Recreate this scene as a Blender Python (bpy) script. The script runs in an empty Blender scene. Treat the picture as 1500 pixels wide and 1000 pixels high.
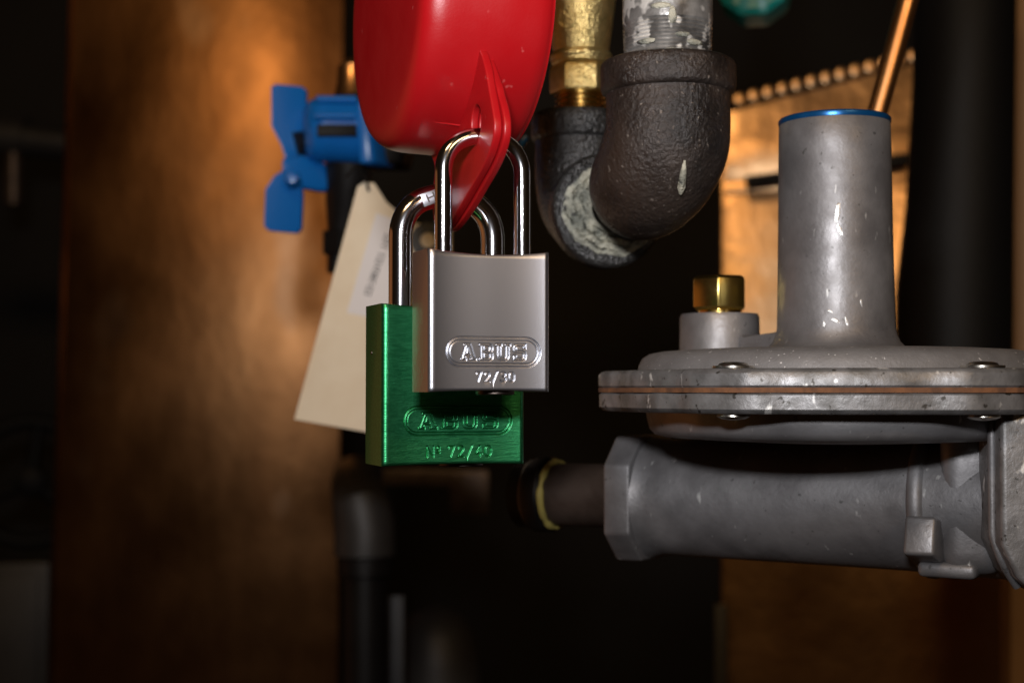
import bpy, bmesh, math, random
import numpy as np
from mathutils import Vector, Matrix
random.seed(7)
sin, cos, pi, rad = math.sin, math.cos, math.pi, math.radians
MM = 0.001                       # the scene is modelled in millimetres, stored in metres
S = bpy.context.scene
COL = S.collection

# ------------------------------------------------------------------ camera
FPX = 2150.0                     # focal length in photo pixels (photo 1500 x 1000)
PITCH = math.atan(71 / FPX)
cam = bpy.data.cameras.new('camera'); camo = bpy.data.objects.new('camera', cam); COL.objects.link(camo)
cam.sensor_width = 36.0; cam.lens = 36.0 * FPX / 1500.0
cam.clip_start = 0.01; cam.clip_end = 50
camo.location = (0, 0, 0); camo.rotation_euler = (pi / 2 + PITCH, 0, 0)
cam.dof.use_dof = True; cam.dof.focus_distance = 0.360; cam.dof.aperture_fstop = 12.0
cam.dof.aperture_blades = 7
S.camera = camo
# ------------------------------------------------------------------ dim room, flash and ceiling lamp
W = bpy.data.worlds.new('World'); S.world = W; W.use_nodes = True
bg = W.node_tree.nodes['Background']; bg.inputs[0].default_value = (1.0, 0.52, 0.25, 1); bg.inputs[1].default_value = 0.010

def area(name, loc, target, sx, sy, power, col, spread=180):
    L = bpy.data.lights.new(name, 'AREA'); L.shape = 'RECTANGLE'; L.size = sx; L.size_y = sy
    L.energy = power; L.color = col; L.spread = rad(spread)
    o = bpy.data.objects.new(name, L); COL.objects.link(o); o.location = loc
    o.rotation_euler = (Vector(target) - Vector(loc)).to_track_quat('-Z', 'Y').to_euler()
    return o
area('camera_flash', (-0.025, -0.005, 0.090), (0.012, 0.40, 0.115), 0.050, 0.026, 0.41, (0.985, 0.975, 1.0), 85)
area('ceiling_lamp', (-0.24, -0.56, 0.84), (-0.10, 1.00, 0.26), 0.30, 0.16, 1.15, (1.0, 0.62, 0.28), 100)
area('ceiling_lamp', (0.46, -0.56, 0.47), (0.18, 0.90, 0.16), 0.26, 0.12, 0.52, (1.0, 0.62, 0.28), 100)
area('warm_left_fill', (-0.46, 0.56, -0.14), (0.10, 0.33, -0.04), 0.60, 0.60, 0.10, (1.0, 0.36, 0.12), 105)  # added unseen fill that gives left-facing metal its warm bounce
S.view_settings.view_transform = 'Standard'; S.view_settings.look = 'None'
S.view_settings.exposure = 0.0; S.view_settings.gamma = 1.0
try: S.view_settings.use_curve_mapping = False
except Exception: pass

# ------------------------------------------------------------------ pixel -> place (millimetres)
FWD = Vector((0, cos(PITCH), sin(PITCH))); UP = Vector((0, -sin(PITCH), cos(PITCH))); RT = Vector((1, 0, 0))
def ray(px, py): return RT * (px - 750) / FPX + UP * (500 - py) / FPX + FWD
def P(px, py, d):                # the point on a pixel's line of sight at depth Y = d
    r = ray(px, py); return r * (d / r.y)
def on_plane(px, py, q, n):
    r = ray(px, py); return r * (q.dot(n) / r.dot(n))
def HZ(py, d): return P(750, py, d).z

# ------------------------------------------------------------------ object helpers
def thing(name, label, cat, loc, group=None):
    o = bpy.data.objects.new(name, None); COL.objects.link(o); o.empty_display_size = 0.01
    o.location = Vector(loc) * MM; o['label'] = label; o['category'] = cat
    if group: o['group'] = group
    return o
def tag(o, label, cat, group=None):
    o['label'] = label; o['category'] = cat
    if group: o['group'] = group
    return o
def root_loc(p):
    v = Vector((0, 0, 0))
    while p: v = v + p.location; p = p.parent
    return v / MM
def finish(me, name, mat, parent, smooth):
    me.validate(); me.update()
    if smooth:
        for p in me.polygons: p.use_smooth = True
        me.set_sharp_from_angle(angle=rad(smooth))
    me.materials.clear(); me.materials.append(mat)
    o = bpy.data.objects.new(name, me); COL.objects.link(o)
    if parent: o.parent = parent
    return o
def build(name, bm, mat, parent=None, smooth=35, at=None):
    """bm is in world millimetres; the object's origin goes to its parent's (or to `at`)."""
    base = root_loc(parent) if parent else (Vector(at) if at is not None else Vector((0, 0, 0)))
    bmesh.ops.recalc_face_normals(bm, faces=bm.faces)
    for v in bm.verts: v.co = (v.co - base) * MM
    me = bpy.data.meshes.new(name); bm.to_mesh(me); bm.free()
    o = finish(me, name, mat, parent, smooth)
    if not parent and at is not None: o.location = base * MM
    return o
def frame(axis):
    a = Vector(axis).normalized()
    t = Vector((0, 0, 1)) if abs(a.z) < 0.9 else Vector((1, 0, 0))
    x = a.cross(t).normalized(); y = a.cross(x).normalized()
    return a, x, y
def lathe(bm, prof, o, axis=(0, 0, 1), seg=64, rf=None, cap=True):
    """profile of (radius, height) pairs turned about an axis through o; rf(angle, k) scales the radius."""
    a, x, y = frame(axis); o = Vector(o); rings = []
    for k, (r, h) in enumerate(prof):
        ring = []
        for i in range(seg):
            t = 2 * pi * i / seg; rr = r * (rf(t, k) if rf else 1)
            ring.append(bm.verts.new(o + a * h + (x * cos(t) + y * sin(t)) * rr))
        rings.append(ring)
    for A, B in zip(rings, rings[1:]):
        for i in range(seg):
            j = (i + 1) % seg; bm.faces.new((A[i], A[j], B[j], B[i]))
    if cap:
        bm.faces.new(rings[0]); bm.faces.new(rings[-1][::-1])
    return bm
def tube(bm, pts, rads, seg=24, closed=False, cap=True):
    pts = [Vector(p) for p in pts]; n = len(pts)
    if not hasattr(rads, '__len__'): rads = [rads] * n
    rings = []; up = None
    for i, p in enumerate(pts):
        if closed: d = pts[(i + 1) % n] - pts[i - 1]
        else: d = pts[min(i + 1, n - 1)] - pts[max(i - 1, 0)]
        d.normalize()
        if up is None: _, up, _ = frame(d)
        up = (up - d * up.dot(d)).normalized(); b = d.cross(up)
        rings.append([bm.verts.new(p + (up * cos(2*pi*k/seg) + b * sin(2*pi*k/seg)) * rads[i]) for k in range(seg)])
    pairs = list(zip(rings, rings[1:])) + ([(rings[-1], rings[0])] if closed else [])
    for A, B in pairs:
        for i in range(seg):
            j = (i + 1) % seg; bm.faces.new((A[i], A[j], B[j], B[i]))
    if cap and not closed:
        bm.faces.new(rings[0]); bm.faces.new(rings[-1][::-1])
    return bm
def bevel(bm, w, seg=2, angle=30):
    es = [e for e in bm.edges if len(e.link_faces) == 2 and e.calc_face_angle(0) > rad(angle)]
    if w: bmesh.ops.bevel(bm, geom=es, offset=w, segments=seg, affect='EDGES', profile=0.5)
def prism(poly, d, w=0, seg=2):
    """closed polygon of world points swept by the vector d, edges rounded by w."""
    bm = bmesh.new(); A = [bm.verts.new(p) for p in poly]; B = [bm.verts.new(Vector(p) + d) for p in poly]
    n = len(A); bm.faces.new(A); bm.faces.new(B[::-1])
    for i in range(n): bm.faces.new((A[i], B[i], B[(i + 1) % n], A[(i + 1) % n]))
    bmesh.ops.recalc_face_normals(bm, faces=bm.faces); bevel(bm, w, seg)
    return bm
def box(c, sx, sy, sz, w=0, rot=None, seg=2):
    bm = bmesh.new(); bmesh.ops.create_cube(bm, size=1)
    for v in bm.verts: v.co = Vector((v.co.x * sx, v.co.y * sy, v.co.z * sz))
    bevel(bm, w, seg)
    if rot: bmesh.ops.transform(bm, matrix=rot.to_4x4(), verts=bm.verts)
    bmesh.ops.translate(bm, vec=Vector(c), verts=bm.verts)
    return bm
def join(*bms):
    out = bmesh.new()
    for b in bms:
        me = bpy.data.meshes.new('tmp'); b.to_mesh(me); b.free(); out.from_mesh(me); bpy.data.meshes.remove(me)
    return out
def curve_mesh(loops, extrude, bev, mat4, res=2):
    """flat outline loops (nested loops are holes), thickened and bevelled; returned as a bmesh."""
    cu = bpy.data.curves.new('outline', 'CURVE'); cu.dimensions = '2D'; cu.fill_mode = 'BOTH'
    for L in loops:
        sp = cu.splines.new('POLY'); sp.points.add(len(L) - 1); sp.use_cyclic_u = True
        for q, p in zip(sp.points, L): q.co = (p[0], p[1], 0, 1)
    cu.extrude = extrude; cu.bevel_depth = bev; cu.bevel_resolution = res
    o = bpy.data.objects.new('outline', cu); COL.objects.link(o)
    dg = bpy.context.evaluated_depsgraph_get(); dg.update()
    me = bpy.data.meshes.new_from_object(o.evaluated_get(dg))
    bm = bmesh.new(); bm.from_mesh(me); bpy.data.meshes.remove(me)
    bpy.data.objects.remove(o); bpy.data.curves.remove(cu)
    bmesh.ops.remove_doubles(bm, verts=bm.verts, dist=1e-4)
    bmesh.ops.transform(bm, matrix=mat4, verts=bm.verts)
    return bm
def smooth_loop(pts, n=6):
    """Catmull-Rom through a closed loop of 2-D points."""
    out = []; m = len(pts)
    for i in range(m):
        p0, p1, p2, p3 = (Vector(pts[(i + k) % m]) for k in (-1, 0, 1, 2))
        for j in range(n):
            t = j / n
            out.append(0.5 * ((2*p1) + (p2-p0)*t + (2*p0-5*p1+4*p2-p3)*t*t + (3*p1-p0-3*p2+p3)*t**3))
    return out

# ------------------------------------------------------------------ materials
def mat(name, col, rough=0.5, metal=0.0, var=None, vscale=40, bump=0.0, bscale=200, bdet=4, rvar=0.0,
        spots=None, sscale=300, sthr=0.68, stretch=None, coat=0.0, spec=0.5, aniso=0.0, bdist=0.0004, scratch=None):
    m = bpy.data.materials.new(name); m.use_nodes = True; nt = m.node_tree; N = nt.nodes; L = nt.links
    b = N['Principled BSDF']; b.inputs['Roughness'].default_value = rough; b.inputs['Metallic'].default_value = metal
    b.inputs['Specular IOR Level'].default_value = spec; b.inputs['Coat Weight'].default_value = coat
    b.inputs['Coat Roughness'].default_value = 0.15
    tc = N.new('ShaderNodeTexCoord'); mp = N.new('ShaderNodeMapping'); L.new(tc.outputs['Object'], mp.inputs[0])
    if stretch: mp.inputs['Scale'].default_value = stretch
    def noise(sc, det=4, rg=0.55):
        n = N.new('ShaderNodeTexNoise'); n.inputs['Scale'].default_value = sc; n.inputs['Detail'].default_value = det
        n.inputs['Roughness'].default_value = rg; L.new(mp.outputs[0], n.inputs['Vector']); return n
    def mix(a, bcol, fac):
        x = N.new('ShaderNodeMix'); x.data_type = 'RGBA'; L.new(fac, x.inputs[0])
        if isinstance(a, tuple): x.inputs[6].default_value = (*a, 1)
        else: L.new(a, x.inputs[6])
        x.inputs[7].default_value = (*bcol, 1); return x.outputs[2]
    def ramp(src, lo, hi):
        r = N.new('ShaderNodeMapRange'); r.inputs[1].default_value = lo; r.inputs[2].default_value = hi
        L.new(src, r.inputs[0]); return r.outputs[0]
    c = col
    if var:
        c = mix(c, var, ramp(noise(vscale, 6).outputs[0], 0.38, 0.64))
    if spots:
        c = mix(c, spots, ramp(noise(sscale, 2).outputs[0], sthr, sthr + 0.05))
    if scratch:
        w = N.new('ShaderNodeTexNoise'); w.inputs['Scale'].default_value = scratch[1]; w.inputs['Detail'].default_value = 3
        m2 = N.new('ShaderNodeMapping'); m2.inputs['Scale'].default_value = scratch[2]; m2.inputs['Rotation'].default_value = (0, rad(scratch[4]), 0)
        L.new(tc.outputs['Object'], m2.inputs[0]); L.new(m2.outputs[0], w.inputs['Vector'])
        c = mix(c, scratch[0], ramp(w.outputs[0], scratch[3], scratch[3] + 0.06))
    if isinstance(c, tuple): b.inputs['Base Color'].default_value = (*c, 1)
    else: L.new(c, b.inputs['Base Color'])
    if rvar:
        r = N.new('ShaderNodeMapRange'); r.inputs[3].default_value = max(0.02, rough - rvar); r.inputs[4].default_value = min(1, rough + rvar)
        r.inputs[1].default_value = 0.3; r.inputs[2].default_value = 0.7
        L.new(noise(vscale * 1.7, 5).outputs[0], r.inputs[0]); L.new(r.outputs[0], b.inputs['Roughness'])
    if bump:
        bn = N.new('ShaderNodeBump'); bn.inputs['Strength'].default_value = bump; bn.inputs['Distance'].default_value = bdist
        L.new(noise(bscale, bdet, 0.6).outputs[0], bn.inputs['Height']); L.new(bn.outputs[0], b.inputs['Normal'])
    return m
M = {}
M['silver'] = mat('satin aluminium', (0.52, 0.53, 0.575), 0.35, 1.0, bump=0.10, bscale=4200, bdist=0.0002)
M['silver_side'] = M['silver']
M['green'] = mat('brushed green anodised aluminium', (0.032, 0.27, 0.105), 0.37, 1.0, var=(0.055, 0.38, 0.155), vscale=900, stretch=(0.06, 1, 2.2), bump=0.34, bscale=1500, bdist=0.0002, coat=0.3)
M['chrome'] = mat('polished steel', (0.62, 0.62, 0.64), 0.13, 1.0, bump=0.03, bscale=900, bdist=0.0002)
M['dark_plug'] = mat('dark lock core', (0.10, 0.08, 0.07), 0.4, 1.0)
M['red'] = mat('red moulded plastic', (0.34, 0.0045, 0.007), 0.36, 0, bump=0.14, bscale=1500, bdist=0.0002, spec=0.45, spots=(0.42, 0.05, 0.05), sscale=260, sthr=0.71, rvar=0.06, vscale=60)
M['blue'] = mat('blue painted metal', (0.005, 0.125, 0.44), 0.30, 0, bump=0.06, bscale=500)
M['blue_cap'] = mat('blue anodised cap', (0.006, 0.085, 0.25), 0.28, 0.6, bump=0.05, bscale=700)
M['teal'] = mat('teal plastic', (0.0, 0.17, 0.155), 0.4, 0, bump=0.05, bscale=500)
M['cast'] = mat('cast zinc alloy', (0.250, 0.245, 0.249), 0.48, 0.55, var=(0.165, 0.160, 0.163), vscale=55, bump=0.30, bscale=700, bdet=6, rvar=0.13,
                spots=(0.11, 0.108, 0.106), sscale=520, sthr=0.69, bdist=0.0003, scratch=((0.50, 0.50, 0.49), 420, (1, 1, 0.3), 0.69, 12))
M['cast_dome'] = mat('sandy cast zinc', (0.20, 0.195, 0.195), 0.6, 0.3, var=(0.165, 0.16, 0.16), vscale=150, bump=0.45, bscale=1400, rvar=0.06,
                spots=(0.62, 0.61, 0.60), sscale=1000, sthr=0.69, bdist=0.0003)
M['cast_edge'] = mat('scuffed cast flange edge', (0.27, 0.27, 0.275), 0.48, 0.5, var=(0.15, 0.148, 0.145), vscale=140, bump=0.45, bscale=700, rvar=0.1,
                spots=(0.06, 0.056, 0.05), sscale=420, sthr=0.65, bdist=0.0003, scratch=((0.72, 0.72, 0.70), 330, (0.8, 0.8, 0.5), 0.645, 15))
M['gasket'] = mat('brown fibre gasket', (0.20, 0.085, 0.035), 0.85, 0, var=(0.11, 0.05, 0.025), vscale=250, bump=0.5, bscale=800)
M['screw'] = mat('zinc plated screw', (0.55, 0.52, 0.46), 0.28, 1.0, bump=0.1, bscale=500)
M['black_iron'] = mat('black malleable iron', (0.040, 0.038, 0.036), 0.27, 0.3, var=(0.020, 0.019, 0.018), vscale=200, bump=0.9, bscale=950, bdet=2, bdist=0.0009)
M['brown_iron'] = mat('brown stained malleable iron', (0.042, 0.030, 0.024), 0.37, 0.2, var=(0.012, 0.009, 0.008), vscale=60, bump=1.0, bscale=720, bdet=6, rvar=0.16,
                spots=(0.15, 0.125, 0.105), sscale=700, sthr=0.67, bdist=0.0007)
M['galv'] = mat('galvanised pipe smeared with sealant', (0.30, 0.29, 0.275), 0.42, 0.5, var=(0.07, 0.065, 0.06), vscale=130, bump=0.4, bscale=350, rvar=0.12,
                spots=(0.68, 0.66, 0.62), sscale=170, sthr=0.58)
M['sealant'] = mat('grey pipe dope', (0.50, 0.48, 0.38), 0.45, 0, var=(0.17, 0.175, 0.145), vscale=190, bump=0.9, bscale=500, bdet=6, bdist=0.0018, spots=(0.05, 0.05, 0.045), sscale=380, sthr=0.63)
M['yellow_dope'] = mat('yellow pipe dope', (0.42, 0.34, 0.08), 0.6, 0, var=(0.30, 0.25, 0.07), vscale=180, bump=0.6, bscale=500)
M['brass_cast'] = mat('rough cast brass', (0.70, 0.53, 0.22), 0.32, 0.9, var=(0.50, 0.37, 0.14), vscale=300, bump=0.8, bscale=1300, bdet=2, bdist=0.0006)
M['brass'] = mat('machined brass', (0.66, 0.44, 0.13), 0.22, 1.0, bump=0.1, bscale=500)
M['brass_nut'] = mat('yellow brass nut', (0.74, 0.56, 0.17), 0.24, 1.0, bump=0.06, bscale=400)
M['copper_tube'] = mat('drawn copper', (0.90, 0.50, 0.22), 0.30, 1.0, bump=0.08, bscale=300, var=(0.75, 0.38, 0.16), vscale=60)
M['copper_sheet'] = mat('tarnished copper sheet', (0.34, 0.168, 0.068), 0.36, 1.0, var=(0.125, 0.056, 0.022), vscale=8.0, bump=0.16, bscale=16, bdist=0.006, rvar=0.09,
                stretch=(1, 1, 0.6), spots=(0.30, 0.17, 0.09), sscale=11, sthr=0.60)
M['copper_panel'] = mat('copper foil panel', (0.90, 0.59, 0.33), 0.36, 1.0, var=(0.62, 0.35, 0.16), vscale=9, bump=0.34, bscale=22, bdist=0.006, rvar=0.06)
M['scuff'] = mat('bare scraped alloy', (0.62, 0.62, 0.61), 0.40, 0.6, bump=0.5, bscale=900)
M['rubber'] = mat('black foam insulation', (0.0035, 0.0035, 0.0035), 0.6, 0, bump=0.3, bscale=300, spec=0.22)
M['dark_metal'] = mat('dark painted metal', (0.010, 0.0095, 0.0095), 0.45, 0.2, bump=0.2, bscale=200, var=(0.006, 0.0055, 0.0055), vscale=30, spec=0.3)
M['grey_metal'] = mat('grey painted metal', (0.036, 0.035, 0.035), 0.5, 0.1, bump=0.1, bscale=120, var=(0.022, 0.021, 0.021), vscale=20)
M['nipple'] = mat('dull brown steel pipe', (0.085, 0.062, 0.050), 0.4, 0.5, var=(0.05, 0.035, 0.028), vscale=90, bump=0.3, bscale=350)
M['card'] = mat('cream manila card', (0.74, 0.64, 0.48), 0.8, 0, var=(0.70, 0.59, 0.43), vscale=70, bump=0.15, bscale=900)
M['sticker'] = mat('white paper label', (0.68, 0.65, 0.64), 0.7, 0, bump=0.05, bscale=600)
M['ink'] = mat('black print', (0.05, 0.05, 0.05), 0.7)
M['tan'] = mat('tan wood board', (0.36, 0.225, 0.125), 0.65, 0, var=(0.28, 0.17, 0.09), vscale=22, stretch=(1, 1, 0.08), bump=0.15, bscale=120)
M['wall'] = mat('plain black wall', (0.010, 0.009, 0.008), 0.8, 0, var=(0.006, 0.005, 0.005), vscale=6, bump=0.3, bscale=40)  # near-black base colour, varied slightly at random

# ------------------------------------------------------------------ the dark wall behind
bm = bmesh.new(); q = [bm.verts.new(v) for v in ((-1200, 1700, -900), (1200, 1700, -900), (1200, 1700, 1000), (-1200, 1700, 1000))]; bm.faces.new(q)
o = build('wall', bm, M['wall'], at=(0, 1700, -900), smooth=0); o['kind'] = 'structure'
o['label'] = 'dark back wall behind the pipes'

# copper sheet on the left
d = 1000
poly = [P(110, -160, d), P(505, -160, d), P(494, 1160, d), P(70, 1160, d)]
sheet = thing('copper_sheet', 'tall tarnished copper sheet standing behind the blue valve handle', 'metal sheet', P(290, 1160, d))
build('face_plate', prism(poly, Vector((0, 8, 0)), 1.2), M['copper_sheet'], sheet)
fl = [P(103, -160, d) + Vector((0, 1, 0)), P(110, -160, d) + Vector((0, -4, 0)), P(112, -160, d) + Vector((0, 1, 0))]
bm = prism([P(104, -160, d) + Vector((0, 2, 0)), P(109.5, -160, d) + Vector((0, -3, 0)), P(109.5, -160, d) + Vector((0, 40, 0)), P(104, -160, d) + Vector((0, 40, 0))],
           P(70, 1160, d) - P(110, -160, d), 0.8)
build('folded_edge', bm, M['copper_sheet'], sheet)

# copper panel on the right with its row of round rivets and the dark rod across it
d = 900
panel = thing('copper_partition', 'warm copper foil panel with a row of round rivets behind the grey regulator', 'partition', P(1260, 1160, d))
poly = [P(1057, 172, d), P(1085, 152, d), P(1345, 86, d), P(1640, 20, d), P(1640, 1160, d), P(1057, 1160, d)]
build('face_plate', prism(poly, Vector((0, 6, 0)), 0.8), M['copper_panel'], panel)
# overlapping foil courses
for (x0, y0, x1, y1, yy) in ((1062, 205, 1470, 176, 60), (1062, 262, 1470, 232, 22)):
    pl = [P(x0, y0, d - 1.2), P(x1, y1, d - 1.2), P(x1, y1 + yy, d - 2.4), P(x0, y0 + yy, d - 2.4)]
    build('foil_strip', prism(pl, Vector((0, 1.0, 0)), 0.4), M['copper_panel'], panel)
bm = tube(bmesh.new(), [P(1070, 160, d - 1), P(1360, 86, d - 1)], 1.1, 10)
build('rivet_strip', bm, M['dark_metal'], panel)
rb = bmesh.new(); bmesh.ops.create_uvsphere(rb, u_segments=16, v_segments=8, radius=4.4)
for v in rb.verts: v.co.y *= 0.24
for v in rb.verts: v.co *= MM
rme = bpy.data.meshes.new('rivet'); rb.to_mesh(rme); rb.free(); rme.materials.append(M['copper_panel'])
for p in rme.polygons: p.use_smooth = True
for k in range(13):
    r = bpy.data.objects.new('rivet', rme); COL.objects.link(r); r.parent = panel
    r.location = (P(1084 + 21.3 * k, 146 - 5.35 * k, d - 3) - root_loc(panel)) * MM
bm = tube(bmesh.new(), [P(1094, 268, d - 14), P(1335, 233, d - 14)], 4.2, 16)
tag(build('steel_rod', bm, M['dark_metal'], at=P(1215, 252, d - 14)), 'thin dark rod crossing in front of the copper panel', 'rod')

# tan board at the far right
bm = prism([P(1481, -160, 800), P(1620, -160, 800), P(1620, 1160, 800), P(1481, 1160, 800)], Vector((0, 18, 0)), 0.8)
tag(build('wooden_board', bm, M['tan'], at=P(1550, 1160, 800)), 'tan upright board beside the thick black insulated pipe', 'board')

# ------------------------------------------------------------------ far dark things at the left
t = thing('steam_pipe', 'dim grey level pipe with a hanging stub beside the copper sheet', 'pipe', P(-40, 205, 1300))
build('run', tube(bmesh.new(), [P(-120, 196, 1300), P(20, 202, 1300), P(120, 214, 1300)], 14.5, 24), M['grey_metal'], t)
build('collar', tube(bmesh.new(), [P(2, 200, 1300), P(40, 203, 1300)], 18, 24), M['grey_metal'], t)
build('stub', tube(bmesh.new(), [P(20, 225, 1288), P(20, 300, 1288)], 8.6, 20), M['nipple'], t)
t = thing('hand_wheel', 'black valve hand wheel in the dark left of the copper sheet', 'hand wheel', P(45, 790, 1270))
a, x, y = frame((0.2, -1, 0)); c = P(45, 705, 1270)
build('rim', tube(bmesh.new(), [c + (x * cos(k*pi/20) + y * sin(k*pi/20)) * 52 for k in range(40)], 6.5, 12, closed=True), M['rubber'], t)
bm = lathe(bmesh.new(), [(4, -14), (13, -11), (14, 0), (13, 9), (6, 12)], c, a, 24); build('hub', bm, M['rubber'], t)
for k in range(3):
    w = x * cos(k*2*pi/3 + .4) + y * sin(k*2*pi/3 + .4)
    build('spoke', tube(bmesh.new(), [c + w * 10, c + w * 51], [6, 4.5], 10), M['rubber'], t)
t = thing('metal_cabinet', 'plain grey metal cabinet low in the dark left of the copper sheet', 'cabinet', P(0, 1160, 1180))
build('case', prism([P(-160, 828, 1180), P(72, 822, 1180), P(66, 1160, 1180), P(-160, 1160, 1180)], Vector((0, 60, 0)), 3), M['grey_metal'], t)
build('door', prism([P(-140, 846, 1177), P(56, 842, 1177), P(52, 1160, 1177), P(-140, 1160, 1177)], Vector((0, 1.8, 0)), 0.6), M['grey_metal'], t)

# ------------------------------------------------------------------ dim pipework under the padlocks
d = 800
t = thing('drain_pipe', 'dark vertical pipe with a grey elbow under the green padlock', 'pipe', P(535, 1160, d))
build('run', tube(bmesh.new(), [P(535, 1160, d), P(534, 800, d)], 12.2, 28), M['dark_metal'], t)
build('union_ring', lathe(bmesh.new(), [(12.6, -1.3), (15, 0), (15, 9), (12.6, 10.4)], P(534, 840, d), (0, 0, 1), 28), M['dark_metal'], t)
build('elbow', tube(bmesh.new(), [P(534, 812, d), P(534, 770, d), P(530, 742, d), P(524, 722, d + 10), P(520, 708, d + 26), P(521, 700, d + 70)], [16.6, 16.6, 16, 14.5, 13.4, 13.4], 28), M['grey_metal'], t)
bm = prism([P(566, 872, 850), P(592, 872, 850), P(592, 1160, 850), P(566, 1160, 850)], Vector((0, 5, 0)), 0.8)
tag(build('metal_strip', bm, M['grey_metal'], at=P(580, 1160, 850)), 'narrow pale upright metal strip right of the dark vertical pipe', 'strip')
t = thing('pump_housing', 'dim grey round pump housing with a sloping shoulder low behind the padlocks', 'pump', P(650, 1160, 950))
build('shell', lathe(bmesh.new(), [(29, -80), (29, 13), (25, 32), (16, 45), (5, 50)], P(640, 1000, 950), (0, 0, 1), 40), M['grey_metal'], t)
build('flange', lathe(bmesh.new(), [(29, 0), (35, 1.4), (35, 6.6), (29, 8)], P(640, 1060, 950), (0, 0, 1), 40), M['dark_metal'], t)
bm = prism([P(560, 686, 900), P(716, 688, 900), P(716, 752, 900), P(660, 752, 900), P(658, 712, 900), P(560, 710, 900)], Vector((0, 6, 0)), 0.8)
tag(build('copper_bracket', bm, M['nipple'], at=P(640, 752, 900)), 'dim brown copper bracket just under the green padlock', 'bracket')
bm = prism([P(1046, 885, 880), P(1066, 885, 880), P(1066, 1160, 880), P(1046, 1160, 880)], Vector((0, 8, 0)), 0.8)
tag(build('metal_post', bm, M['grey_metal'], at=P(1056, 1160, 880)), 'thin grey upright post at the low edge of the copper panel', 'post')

# ------------------------------------------------------------------ thick black insulated pipe and copper tube
d = 700
path = [(1413, -160), (1413, 0), (1411, 120), (1405, 300), (1397, 430), (1396, 560), (1398, 640), (1402, 745)]
bm = tube(bmesh.new(), [P(x_, y_, d) for x_, y_ in path], [23.8] * 3 + [25, 27.2, 27.2, 26.5, 20], 40)
t = thing('insulated_pipe', 'thick black foam insulated pipe behind the grey regulator', 'pipe', P(1402, 745, d))
build('foam_sleeve', bm, M['rubber'], t)
t = thing('copper_tube', 'thin shiny copper tube slanting up behind the regulator tower', 'tube', P(1268, 230, 470))
build('tube_run', tube(bmesh.new(), [P(1258, 265, 470), P(1271, 215, 470), P(1300, 112, 470), P(1334, -14, 470), P(1376, -160, 470)], 3.3, 24), M['copper_tube'], t)
build('crimp_sleeve', tube(bmesh.new(), [P(1256, 273, 470), P(1263, 246, 470)], 3.95, 24), M['copper_tube'], t)

# teal knob
t = thing('teal_knob', 'teal round plastic knob above the copper panel', 'knob', P(1106, 36, 640))
c = P(1106, -20, 640)
build('cap', lathe(bmesh.new(), [(2.5, -11), (14.1, -11), (16.5, -9.2), (16.7, 0), (16.2, 7.4), (7.4, 9.8)], c, (0.25, 1, -0.1), 48,
      rf=lambda t_, k: 1 + (0.025 * cos(10 * t_) if k in (2, 3, 4) else 0)), M['teal'], t)
build('stem', tube(bmesh.new(), [c + Vector((1, 6, 0)), c + Vector((8, 70, 66))], 5.5, 16), M['dark_metal'], t)

# ------------------------------------------------------------------ blue valve with its wing handle
d = 600
t = thing('wing_handle', 'blue butterfly wing handle on the valve stem left of the red cover', 'valve handle', P(425, 340, d))
up = [(398, 128), (404, 124), (440, 124), (446, 129), (446, 186), (438, 205), (434, 232), (418, 236), (412, 214), (398, 186)]
lo = [(413, 250), (438, 262), (441, 284), (439, 334), (433, 341), (394, 339), (388, 332), (390, 278), (402, 258)]
for nm, pl, dd in (('wing', up, 0), ('wing', lo, -6)):
    pts = [P(x_, y_, d + dd) + Vector((0, 0.125 * (x_ - 415), 0)) for x_, y_ in pl]
    build(nm, prism(pts, Vector((0.5, 3.2, 0)), 0.6), M['blue'], t, smooth=20)
pts = [P(x_, y_, d - 4) + Vector((0, 0.20 * (x_ - 415), 0)) for x_, y_ in ((412, 230), (440, 222), (470, 230), (482, 268), (468, 276), (424, 272), (413, 254))]
build('hub_arm', prism(pts, Vector((0, 7.5, 0)), 2.0), M['blue'], t)
build('set_screw', lathe(bmesh.new(), [(0.8, 3.5), (2.5, 3), (3.2, 1.5), (3.2, -1.2)], P(428, 262, d - 10), (0.1, -1, 0.2), 20), M['blue'], t)
build('stem', tube(bmesh.new(), [P(432, 212, d + 2), P(470, 206, d + 10)], 5.2, 20), M['dark_metal'], t)
v = thing('blue_valve', 'blue ribbed valve body half hidden behind the red lockout cover', 'valve', P(500, 240, d))
ax = Vector((1, 0.35, 0)).normalized()
build('barrel', lathe(bmesh.new(), [(3.8, -1.9), (9.4, -1.3), (12, .8), (13.2, 3.8), (13.2, 6.2), (13.5, 22.5), (12.8, 23.1), (5, 23.2)], P(452, 189, d), ax, 48), M['blue'], v)
for s_ in (0.62, 1.35):
    build('groove_rib', tube(bmesh.new(), [P(468, 189, d) + Vector((0, -12.8 * sin(s_) - 1.2, 13 * cos(s_))), P(524, 189, d + 5) + Vector((0, -12.8 * sin(s_) - 1.2, 13 * cos(s_)))], 1.5, 12), M['blue'], v)
build('slot', prism([P(464, 182, d - 14.2), P(522, 182, d - 10.2), P(522, 199, d - 10.2), P(464, 199, d - 14.2)], Vector((0, 3.8, 0)), 0.4), M['rubber'], v)
build('skirt', prism([P(520, 148, d - 7.5), P(536, 146, d - 7.5), P(549, 238, d - 7.5), P(525, 241, d - 7.5)], Vector((7.5, 17.5, 0)), 1.7), M['blue'], v)
build('bonnet', prism([P(540, 170, d), P(600, 170, d + 4), P(590, 240, d + 4), P(528, 240, d)], Vector((2.5, 22, 0)), 1.9), M['dark_metal'], v)
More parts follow.
